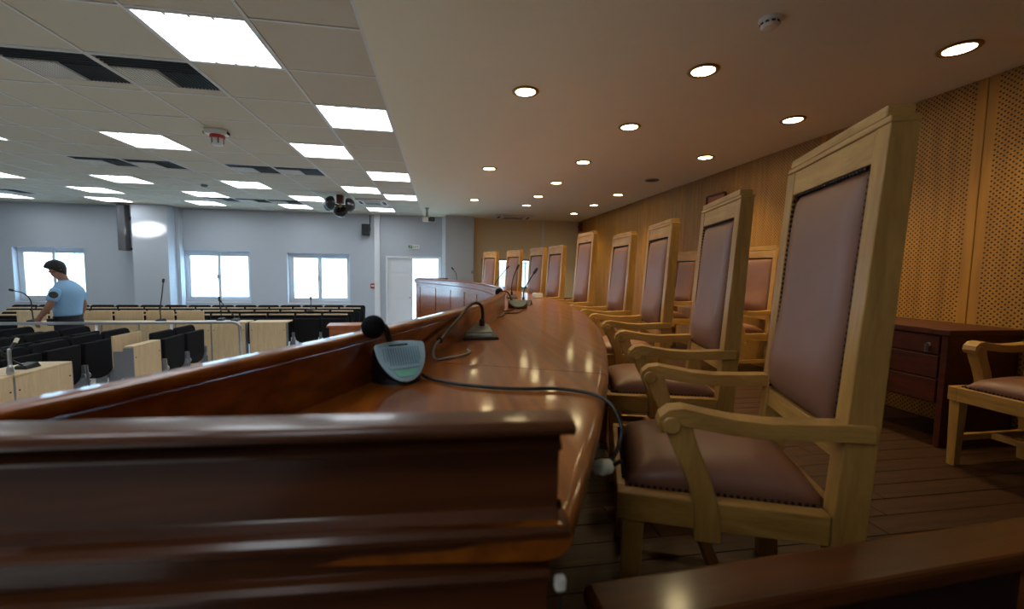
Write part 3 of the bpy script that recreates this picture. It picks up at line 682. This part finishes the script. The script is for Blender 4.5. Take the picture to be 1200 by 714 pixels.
for k, pts in enumerate(([(.57, 3.22, .004), (.50, 3.05, .004), (.42, 2.98, .005), (.36, 2.80, .004), (.30, 2.60, .004), (.27, 2.42, .004)], [(.60, 3.10, .004), (.52, 2.88, .005), (.43, 2.86, .004), (.40, 2.72, .004), (.31, 2.50, .009), (.25, 2.30, .004)])):
    tag(MB().tube(spline([(a, b_, ZD+c) for a, b_, c in pts], 6), .004, 7).build('loose_cable', 'black_plastic', None, True), ['thin black cable lying against the parapet behind the wedge microphone', 'thin black cable looping over another beside the pick-shaped microphone'][k], 'cable', 'tangled cables on the bench')
t = thing('paper_cube', 'small white block standing on the glossy bench top', 'box', (1.06, 4.62, ZD), .3)
MB().box(-.05, .05, -.035, .035, 0, .055).build('body', 'white_plastic', t, bevel=.006)
MB().lathe([(.012, 0), (.012, .004)], (.05, 0, .03), (1, 0, 0), 12).build('hole', 'vent_dark', t)

# ------------------------------------------------------------------ hall seating
def slab_yz(m, poly, xfun, th):
    """poly (y,z) outline, front at xfun(y,z), thickness th backwards"""
    m.loft([[(xfun(y, z), y, z) for y, z in poly], [(xfun(y, z)-th, y, z) for y, z in poly]]); return m
SEAT_MESH = {}
def seat(label, loc, rz, group, cap=False, tablet=False):
    t = thing('folding_seat', label, 'seat', loc, rz, group)
    def put(name, mat, fn, bevel=0, smooth=False):
        if name+mat not in SEAT_MESH or name in ('side_support', 'hinge'):
            k = name+mat+str(fn.__code__.co_firstlineno)+str(len([1 for c in t.children if c.name.startswith(name)]))
        else: k = name+mat
        if k not in SEAT_MESH: SEAT_MESH[k] = fn().mesh(name)
        return obj(name, SEAT_MESH[k], mat, t, smooth, bevel)
    zt = .912 if cap else .93
    def back():
        w = .215; pl = [(-w, .50), (w, .50), (w+.004, zt-.05), (w-.012, zt-.012), (w-.04, zt), (-w+.04, zt), (-w+.012, zt-.012), (-w-.004, zt-.05)]
        return slab_yz(MB(), pl, lambda y, z: -.055-.14*(z-.5)-.02*(1-(y/.22)**2), .05)
    def fold():
        w = .205; pl = [(-w, .86)]+[(-w*cos(a)*1.0, .52-.10*sin(a)) for a in [k*pi/10 for k in range(11)]]+[(w, .86)]
        return slab_yz(MB(), pl, lambda y, z: .0+.02*(1-(y/.21)**2)+.03*(z-.45), .06)
    key = 'cap' if cap else 'nocap'
    k = 'back'+key
    if k not in SEAT_MESH: SEAT_MESH[k] = back().mesh('backrest')
    obj('backrest', SEAT_MESH[k], 'black_fabric', t, False, .012)
    if 'fold' not in SEAT_MESH: SEAT_MESH['fold'] = fold().mesh('seat')
    obj('seat', SEAT_MESH['fold'], 'black_fabric', t, False, .012)
    for s in (-1, 1):
        k = 'sup%d' % s
        if k not in SEAT_MESH:
            y0, y1 = sorted((s*.210, s*.222))
            SEAT_MESH[k] = MB().prism([(-.10, 0), (.06, 0), (.045, .35), (.03, .62), (-.02, .62), (-.06, .35)], lambda u, v, w: (u, w, v), y0, y1).mesh('side_support')
            SEAT_MESH[k+'h'] = MB().lathe([(.02, 0), (.034, .003), (.034, .014), (.02, .017)], (.01, s*.192, .50), (0, s, 0), 12).mesh('hinge')
        o = obj('side_support', SEAT_MESH[k], 'steel_grey', t, False, .004)
        obj('hinge', SEAT_MESH[k+'h'], 'chrome', o)
    if cap:
        if 'wcap' not in SEAT_MESH: SEAT_MESH['wcap'] = MB().box(-.132, -.102, -.205, .205, .911, .936).mesh('wood_cap')
        obj('wood_cap', SEAT_MESH['wcap'], 'beech', t, False, .003)
    if tablet:
        if 'tab' not in SEAT_MESH: SEAT_MESH['tab'] = MB().box(.045, .065, -.205, .205, .70, 1.005).mesh('writing_tablet')
        obj('writing_tablet', SEAT_MESH['tab'], 'beech', t, False, .003)
    return t
for j in range(2): seat(['black folding seat next to the upright beech tablet', 'black folding seat at the row end beside the tubular rail'][j], (-3.35, 5.98+j*.47, 0), 0, 'black folding seats inside the rail')
for row, (X, ys) in enumerate(((-3.98, [4.27, 4.74, 5.21, 5.68, 6.15]), (-4.60, [4.5, 4.97, 5.44, 5.91, 6.38]), (-5.22, [5.4, 5.87, 6.34]))):
    for y in ys: seat(['black folding seat in the row facing the desks by the rail', 'black folding seat in the middle row inside the rail', 'black folding seat in the back row in front of the officer'][row], (X, y, 0), 0, 'black folding seats inside the rail')
rows = ((7.96, -1.89, 12, 'black folding seat in the audience row directly behind the beech front desks'), (8.64, -1.92, 13, 'black folding seat in the second audience row behind the beech desks'),
        (9.28, -1.90, 14, 'black folding seat in the third audience row behind the beech desks'), (9.90, -1.92, 15, 'black folding seat without wooden cap in the row along the window wall'))
for r, (Y, X0, n, lab) in enumerate(rows):
    for k in range(n):
        x = X0-.455*k
        up_ = r == 0 and -6.75 < x < -3.95
        seat(lab if not up_ else 'black audience seat with its beech writing tablet raised', (x, Y, 0), -pi/2, 'black audience seats under the windows', cap=r < 3, tablet=up_)
# desks
def desk(label, loc, rz, w, group, depth=.34, h=.86):
    """front panel on local x=0 facing +x, width along y"""
    t = thing('audience_desk', label, 'desk', loc, rz, group)
    MB().box(-.018, 0, -w/2+.008, w/2-.008, .10, h-.022).build('front_panel', 'beech', t, bevel=.002)
    MB().box(-depth, .0, -w/2+.004, w/2-.004, h-.02, h).build('desk_top', 'beech', t, bevel=.003)
    for s in (-1, 1):
        y0, y1 = sorted((s*w/2, s*(w/2-.0075))); MB().box(-.10, -.001, y0, y1, 0, h-.022).build('side_post', 'steel_grey', t)
        for z in (h-.13, .22): MB().lathe([(.007, 0), (.007, .003)], (0, s*(w/2-.035), z), (1, 0, 0), 8).build('screw', 'vent_dark', t)
    return t
for k in range(6): desk('beech front desk in the audience line with grey posts', (-3.39-.51*k, 7.46, 0), -pi/2, .505, 'beech desks along the tubular rail')
desk('beech desk standing apart at the aisle end of the audience line', (-2.80, 7.46, 0), -pi/2, .56, 'beech desks along the tubular rail')
for y, lab in ((3.67, 'pale desk beside the one that carries the flat microphone base'), (4.22, 'pale beech desk with a flat black microphone base on it')):
    desk(lab, (-3.37, y, 0), 0, .545, 'beech desks inside the rail')
t = desk('single beech desk panel with an upright tablet between black seats', (-3.36, 5.50, 0), 0, .47, 'beech desks inside the rail', .10)
MB().box(-.22, -.20, -.22, .235, .62, .97).build('writing_tablet', 'beech', t, bevel=.003)
MB().box(-.20, -.10, -.232, -.222, .50, .80).build('bracket', 'steel_grey', t)
# tubular rail
t = thing('tubular_rail', 'polished steel tubular rail in front of the beech desks', 'railing', (-2.85, 6.68, 0))
MB().tube([(-4.6, 0, .945), (-.12, 0, .955)]+[(-.12+.09*sin(a), 0, .865+.09*cos(a)) for a in [k*pi/12 for k in range(1, 7)]]+[(-.03, 0, 0)], .021, 12).build('rail', 'chrome', t, smooth=True)
for x in (-.92, -1.85, -2.62, -3.7): MB().tube([(x, 0, 0), (x, 0, .93)], .017, 10).build('post', 'chrome', t, smooth=True)
for x in (-.03, -.92, -1.85, -2.62, -3.7): MB().lathe([(.05, 0), (.05, .008), (.024, .012)], (x, 0, 0), (0, 0, 1), 14).build('flange', 'chrome', t)
# wooden stand in the well of the court
t = thing('witness_stand', 'brown wooden witness stand between the seats and the curved bench', 'stand', (-1.24, 5.85, 0), .12)
MB().box(-.22, .22, -.16, .16, 1.0, 1.025).build('top', 'lectern_wood', t, bevel=.004)
MB().box(-.19, .19, -.13, .13, .06, 1.0).build('body', 'lectern_wood', t, bevel=.003)
MB().box(-.21, .21, -.15, .15, 0, .06).build('plinth', 'lectern_wood', t, bevel=.003)
MB().box(-.15, .15, -.138, -.13, .2, .9).build('front_panel', 'cabinet_wood', t, bevel=.003)
# gooseneck microphones in the hall
def hall_mic(label, loc, pts, flat=False, mat='black_plastic'):
    t = thing('gooseneck_microphone', label, 'microphone', loc)
    MB().loft([[(-.05, -.07, 0), (.05, -.07, 0), (.05, .07, 0), (-.05, .07, 0)], [(-.04, -.06, .03), (.04, -.06, .03), (.04, .05, .045), (-.04, .05, .045)]]).build('base', 'grey_plastic' if flat else 'black_plastic', t, bevel=.004)
    pp = spline(pts, 5); MB().tube(pp, .008, 7).build('gooseneck', mat, t, smooth=True)
    e = pp[-1]; dr = (pp[-1]-pp[-3]).normalized(); MB().tube([e, e+dr*.02, e+dr*.06, e+dr*.07], [.008, .018, .018, .01], 9).build('microphone_head', 'black_plastic', t, smooth=True)
    q = pp[len(pp)//3]; MB().ball(q, .018, 10).build('joint', 'black_plastic', t, smooth=True)
    return t
hall_mic('gooseneck microphone bending over the desk beside the officer', (-6.2, 7.62, .86), [(0, 0, .04), (-.01, 0, .2), (-.02, 0, .34), (-.10, 0, .44), (-.22, 0, .48)])
hall_mic('tall thin microphone standing in front of the square pillar', (-4.45, 7.62, .86), [(0, 0, .04), (.0, 0, .22), (.03, 0, .4), (.06, 0, .62)])
hall_mic('slanting gooseneck microphone at the aisle end of the beech desks', (-3.36, 7.64, .86), [(0, 0, .04), (-.04, 0, .11), (-.13, 0, .22), (-.20, 0, .31)])
hall_mic('upright short microphone at the aisle end of the beech desks', (-3.62, 7.74, .86), [(0, 0, .04), (0, 0, .15), (-.01, 0, .26), (-.015, 0, .33)])
tag(hall_mic('small upright microphone under the window nearest the door', (-2.50, 8.757, .936), [(0, 0, .02), (0, 0, .08), (0, 0, .16), (.0, 0, .2)]))
hall_mic('flat black gooseneck microphone with drooping neck on the pale desk', (-3.50, 4.22, .86), [(-.0, -.04, .03), (-.02, -.12, .10), (-.03, -.22, .22), (-.03, -.30, .29), (-.03, -.42, .27)])
t = thing('microphone_clamp', 'steel clamp post on the edge of the pale desk', 'clamp', (-3.42, 3.98, .86))
MB().lathe([(.022, 0), (.026, .02), (.02, .06), (.012, .08), (.012, .20), (.008, .21)], seg=12).build('post', 'chrome', t)
MB().tube(spline([(0, 0, .19), (.0, .03, .23), (.0, .06, .255)], 4), .011, 8).build('arm', 'black_plastic', t)
MB().lathe([(.013, -.02), (.014, .02)], (.0, .065, .265), (0, .4, .6), 10).build('connector', 'cream_plastic', t)

# ------------------------------------------------------------------ fittings on the far wall
t = thing('column_loudspeaker', 'tall grey column loudspeaker high beside the square pillar', 'loudspeaker', (-6.93, 10.72, 2.08))
MB().prism([(-.085, .12), (-.085, -.02), (-.03, -.09), (.03, -.09), (.08, -.04), (.08, .12)], lambda u, v, w: (u, v, w), 0, 1.0).build('cabinet', 'speaker_grey', t, bevel=.006)
MB().box(-.03, .036, -.10, -.089, .03, .97).build('grille', 'grey_plastic', t, bevel=.004)
MB().box(-.06, .06, .12, .379, .70, .76).build('bracket', 'black_plastic', t); MB().box(.02, .075, .12, .3, .02, .07).build('cable_box', 'black_plastic', t)
t = thing('wall_speaker', 'small black loudspeaker on a wall bracket near the door', 'loudspeaker', (-1.82, 10.95, 2.58))
MB().box(-.095, .085, -.07, .10, 0, .27).build('cabinet', 'black_plastic', t, bevel=.012)
MB().lathe([(.05, 0), (.045, .006), (.02, .002)], (-.005, -.07, .09), (0, -1, 0), 14).build('woofer', 'dome_black', t); MB().lathe([(.02, 0), (.018, .005)], (-.005, -.07, .2), (0, -1, 0), 12).build('tweeter', 'dome_black', t)
MB().tube([(.075, .12, .2), (.08, .13, .51)], .012, 6).build('bracket', 'black_plastic', t)
MB().box(.0, .09, .10, .148, .12, .2).build('wall_plate', 'black_plastic', t)
t = thing('fire_call_point', 'red fire alarm call point on the wall beside the door', 'alarm', (-1.68, YB, 1.28))
MB().box(-.065, .04, -.04, -.001, 0, .115).build('box', 'red_plastic', t, bevel=.006); MB().box(-.045, .02, -.044, -.04, .035, .075).build('plate', 'white_plastic', t)
t = thing('exit_sign', 'small green and white exit sign above the door', 'sign', (-.69, YB, 2.275))
MB().box(-.14, .14, -.03, -.001, 0, .11).build('box', 'white_plastic', t, bevel=.004)
MB().box(-.13, -.04, -.033, -.03, .015, .095).build('pictogram_field', 'sign_green', t)
fc = bpy.data.curves.new('lettering', 'FONT'); fc.body = 'EXIT'; fc.size = .075; fc.extrude = .001; fc.align_x = 'CENTER'
fo = bpy.data.objects.new('lettering', fc); COL.objects.link(fo); fo.parent = t; fo.location = (.045, -.0315, .03); fo.rotation_euler = (pi/2, 0, 0); fc.materials.append(MATS['sign_green'])
bpy.context.view_layer.update(); lme = bpy.data.meshes.new_from_object(fo.evaluated_get(bpy.context.evaluated_depsgraph_get())); bpy.data.objects.remove(fo)
fo = obj('lettering', lme, 'sign_green', t); fo.location = (.045, -.0315, .03); fo.rotation_euler = (pi/2, 0, 0)
rm = MB(); rm.ball((-.075, -.034, .078), .009, 8); rm.tube([(-.08, -.034, .066), (-.088, -.034, .046)], .007, 6); rm.tube([(-.088, -.034, .046), (-.074, -.034, .034), (-.078, -.034, .02)], .005, 6); rm.tube([(-.088, -.034, .046), (-.1, -.034, .034), (-.112, -.034, .034)], .005, 6)
rm.tube([(-.08, -.034, .064), (-.066, -.034, .055)], .004, 6); rm.build('running_figure', 'white_plastic', t)
t = thing('wall_switch', 'tiny dark switch on the white pillar', 'switch', (.77, 10.69, 1.72))
MB().box(-.02, .02, -.02, -.001, -.03, .03).build('plate', 'vent_dark', t, bevel=.003); MB().box(-.008, .008, -.026, -.02, -.012, .012).build('rocker', 'white_plastic', t)

# ------------------------------------------------------------------ the officer
def ring(c, a, b_, yaw=0, n=14, tilt=0, p=2.4):
    r = []
    for j in range(n):
        q = 2*pi*j/n; cc, ss = cos(q), sin(q)
        x = a*abs(cc)**(2/p)*(1 if cc >= 0 else -1); y = b_*abs(ss)**(2/p)*(1 if ss >= 0 else -1)
        r.append((c[0]+x*cos(yaw)-y*sin(yaw), c[1]+x*sin(yaw)+y*cos(yaw), c[2]+tilt*x))
    return r
def subsurf(o, n=1):
    m_ = o.modifiers.new('smooth', 'SUBSURF'); m_.levels = n; m_.render_levels = n
    for p_ in o.data.polygons: p_.use_smooth = True
    return o
def skin(name, verts, edges, radii, mat, parent, root=0, lv=2):
    me = bpy.data.meshes.new(name); me.from_pydata(verts, edges, []); o = bpy.data.objects.new(name, me); COL.objects.link(o); o.parent = parent
    o.modifiers.new('skin', 'SKIN'); 
    sv = me.skin_vertices[0].data if me.skin_vertices else None
    if sv is None:
        bpy.context.view_layer.objects.active = o
        bpy.ops.mesh.customdata_skin_add(); sv = me.skin_vertices[0].data
    for i, r in enumerate(radii): sv[i].radius = (r, r) if not isinstance(r, tuple) else r
    sv[root].use_root = True
    ss = o.modifiers.new('smooth', 'SUBSURF'); ss.levels = lv; ss.render_levels = lv
    me.materials.append(MATS[mat]); o.modifiers['skin'].use_smooth_shade = True
    return o
per = thing('person', 'person in light blue uniform shirt and navy trousers looking down', 'person', (-5.28, 7.02, 0), radians(182))
HY, HT = radians(10), radians(20)
def hd(x, y, z):           # head frame: forward x, tilted down then turned to the left
    x, z = x*cos(HT)+z*sin(HT), -x*sin(HT)+z*cos(HT); x, y = x*cos(HY)-y*sin(HY), x*sin(HY)+y*cos(HY)
    return (.035+x, y, 1.555+z)
V, Eg, Rr = [], [], []
def add(p, r, par=None):
    V.append(tuple(p)); Rr.append(r)
    if par is not None: Eg.append((par, len(V)-1))
    return len(V)-1
pel = add((0, 0, .96), .10); sp1 = add((0, 0, 1.12), .115, pel); sp2 = add((-.01, 0, 1.30), .12, sp1); sp3 = add((-.005, 0, 1.42), .07, sp2); nk = add((.01, 0, 1.50), .056, sp3)
n2 = add(hd(.0, 0, .03), .054, nk); h1 = add(hd(.012, 0, .085), .074, n2); h2 = add(hd(.014, 0, .15), .086, h1); h3 = add(hd(.008, 0, .205), .078, h2); h4 = add(hd(.0, 0, .235), .05, h3)
add(hd(.098, 0, .105), .014, h1); add(hd(.085, 0, .06), .026, h1)      # nose, chin
for s in (-1, 1): add(hd(.0, s*.086, .12), .016, h2)                    # ears
def arm(s, el, wr, ha):
    sh = add((-.01, s*.165, 1.405), .046, sp3); e = add(el, .043, sh); m_ = add([(a*2+c)/3 for a, c in zip(el, wr)], .043, e); w_ = add(wr, .029, m_)
    d = (Vector(ha)-Vector(wr)).normalized(); pm = add(Vector(wr)+d*.05, .032, w_); side = d.cross(Vector((0, s, .2))).normalized()
    for k, ln in enumerate((.062, .075, .07, .055)):
        b0 = Vector(wr)+d*.085+side*(.026-.0175*k); i1 = add(b0, .010, pm); i2 = add(b0+d*ln*.55+Vector((0, -s*.012, -.004)), .0088, i1); add(b0+d*ln+Vector((0, -s*.035, -.012)), .0075, i2)
    i1 = add(Vector(wr)+d*.045+side*.045, .011, pm); add(Vector(wr)+d*.085+side*.062+Vector((0, -s*.02, 0)), .009, i1)
arm(1, (.03, .262, 1.17), (.165, .235, 1.02), (.23, .22, .90)); arm(-1, (-.03, -.26, 1.16), (.06, -.255, .93), (.09, -.24, .80))
for s in (-1, 1):
    hp = add((0, s*.085, .88), .07, pel); kn = add((.02+.03*s, s*.10, .50), .058, hp); an = add((-.02+.05*s, s*.10, .09), .04, kn); add((.09+.05*s, s*.11, .05), .035, an)
body = skin('body', V, Eg, Rr, 'skin', per)
# hair: cap over the skull with a fringe
m = MB(); rr = []
def hair_r(z):
    T_ = ((-.02, .056), (.03, .066), (.08, .082), (.12, .099), (.15, .106), (.19, .106), (.22, .098), (.25, .074), (.272, .045), (.284, .012))
    for (z0, r0), (z1, r1) in zip(T_, T_[1:]):
        if z <= z1: return r0+(r1-r0)*(z-z0)/(z1-z0)
    return .01
for t_ in [k/9 for k in range(10)]:
    row = []
    for j in range(20):
        q = 2*pi*j/20; f = (1+cos(q))/2; zb_ = .01+.105*min(1, f*2)+.075*max(0, f*2-1)**.6
        z = zb_+(.283-zb_)*t_; r = hair_r(z)*(1-.12*(1-t_)*(1 if t_ < .05 else 0)); x = .008+r*cos(q)+(.020*max(0, cos(q)) if z > .17 else 0)
        row.append(hd(x, r*.96*sin(q), z))
    rr.append(row)
subsurf(m.loft(rr).build('hair', 'hair', per))
# shirt, sleeves, collar, trousers, belt, shoes
m = MB(); m.loft([ring(c, a, b_) for c, a, b_ in (((0, 0, 1.0), .128, .168), ((0, 0, 1.06), .128, .172), ((-.005, 0, 1.16), .130, .186), ((-.015, 0, 1.28), .136, .204), ((-.02, 0, 1.37), .130, .210), ((-.015, 0, 1.435), .110, .200), ((-.008, 0, 1.482), .084, .150), ((.0, 0, 1.515), .066, .085), ((.005, 0, 1.53), .056, .062))])
sh = subsurf(m.build('shirt', 'shirt_blue', per), 2)
for s, el in ((1, (.03, .262, 1.17)), (-1, (-.03, -.26, 1.16))):
    a = Vector((-.012, s*.165, 1.425)); e = Vector(el); e = a+(e-a)*.74
    sl = subsurf(MB().tube([a, a+(e-a)*.3, a+(e-a)*.7, e, e-(e-a)*.02], [.070, .074, .070, .070, .050], 12).build('sleeve', 'shirt_blue', sh), 1)
MB().lathe([(.046, -.02), (.046, .004), (.038, .008)], Vector((-.035, .272, 1.335)), (-.45, .86, .22), 14).build('shoulder_patch', 'patch', sh)
MB().loft([ring((.008, 0, z), a, b_, 0, 14) for z, a, b_ in ((1.485, .072, .082), (1.53, .062, .068), (1.528, .052, .058), (1.49, .055, .06))]).build('collar', 'shirt_blue', sh)
m = MB(); m.loft([ring(c, a, b_) for c, a, b_ in (((0, 0, 1.03), .120, .162), ((-.005, 0, .97), .130, .175), ((-.01, 0, .90), .136, .186), ((-.005, 0, .80), .125, .186), ((-.005, 0, .76), .10, .17))])
tr = subsurf(m.build('trousers', 'trouser_navy', per), 1)
for s in (-1, 1):
    m = MB(); m.loft([ring(c, a, b_) for c, a, b_ in (((-.005, s*.088, .86), .105, .092), ((.0, s*.092, .70), .092, .086), ((.02+.03*s, s*.10, .50), .076, .074), ((.0+.04*s, s*.10, .28), .070, .068), ((-.02+.05*s, s*.10, .06), .072, .066))])
    subsurf(m.build('trouser_leg', 'trouser_navy', tr), 1)
    sx = -.02+.05*s
    subsurf(MB().loft([ring((sx+.05, s*.105, z), a, b_, 0, 14) for z, a, b_ in ((0, .135, .048), (.03, .14, .05), (.06, .12, .046), (.09, .07, .04))]).build('shoe', 'black_plastic', per), 1)
MB().loft([ring((-.002, 0, z), .133, .175, 0, 20) for z in (.985, 1.022)]).build('belt', 'black_plastic', tr)
MB().box(.04, .12, .15, .20, .90, 1.0).build('belt_pouch', 'black_plastic', tr, bevel=.01)
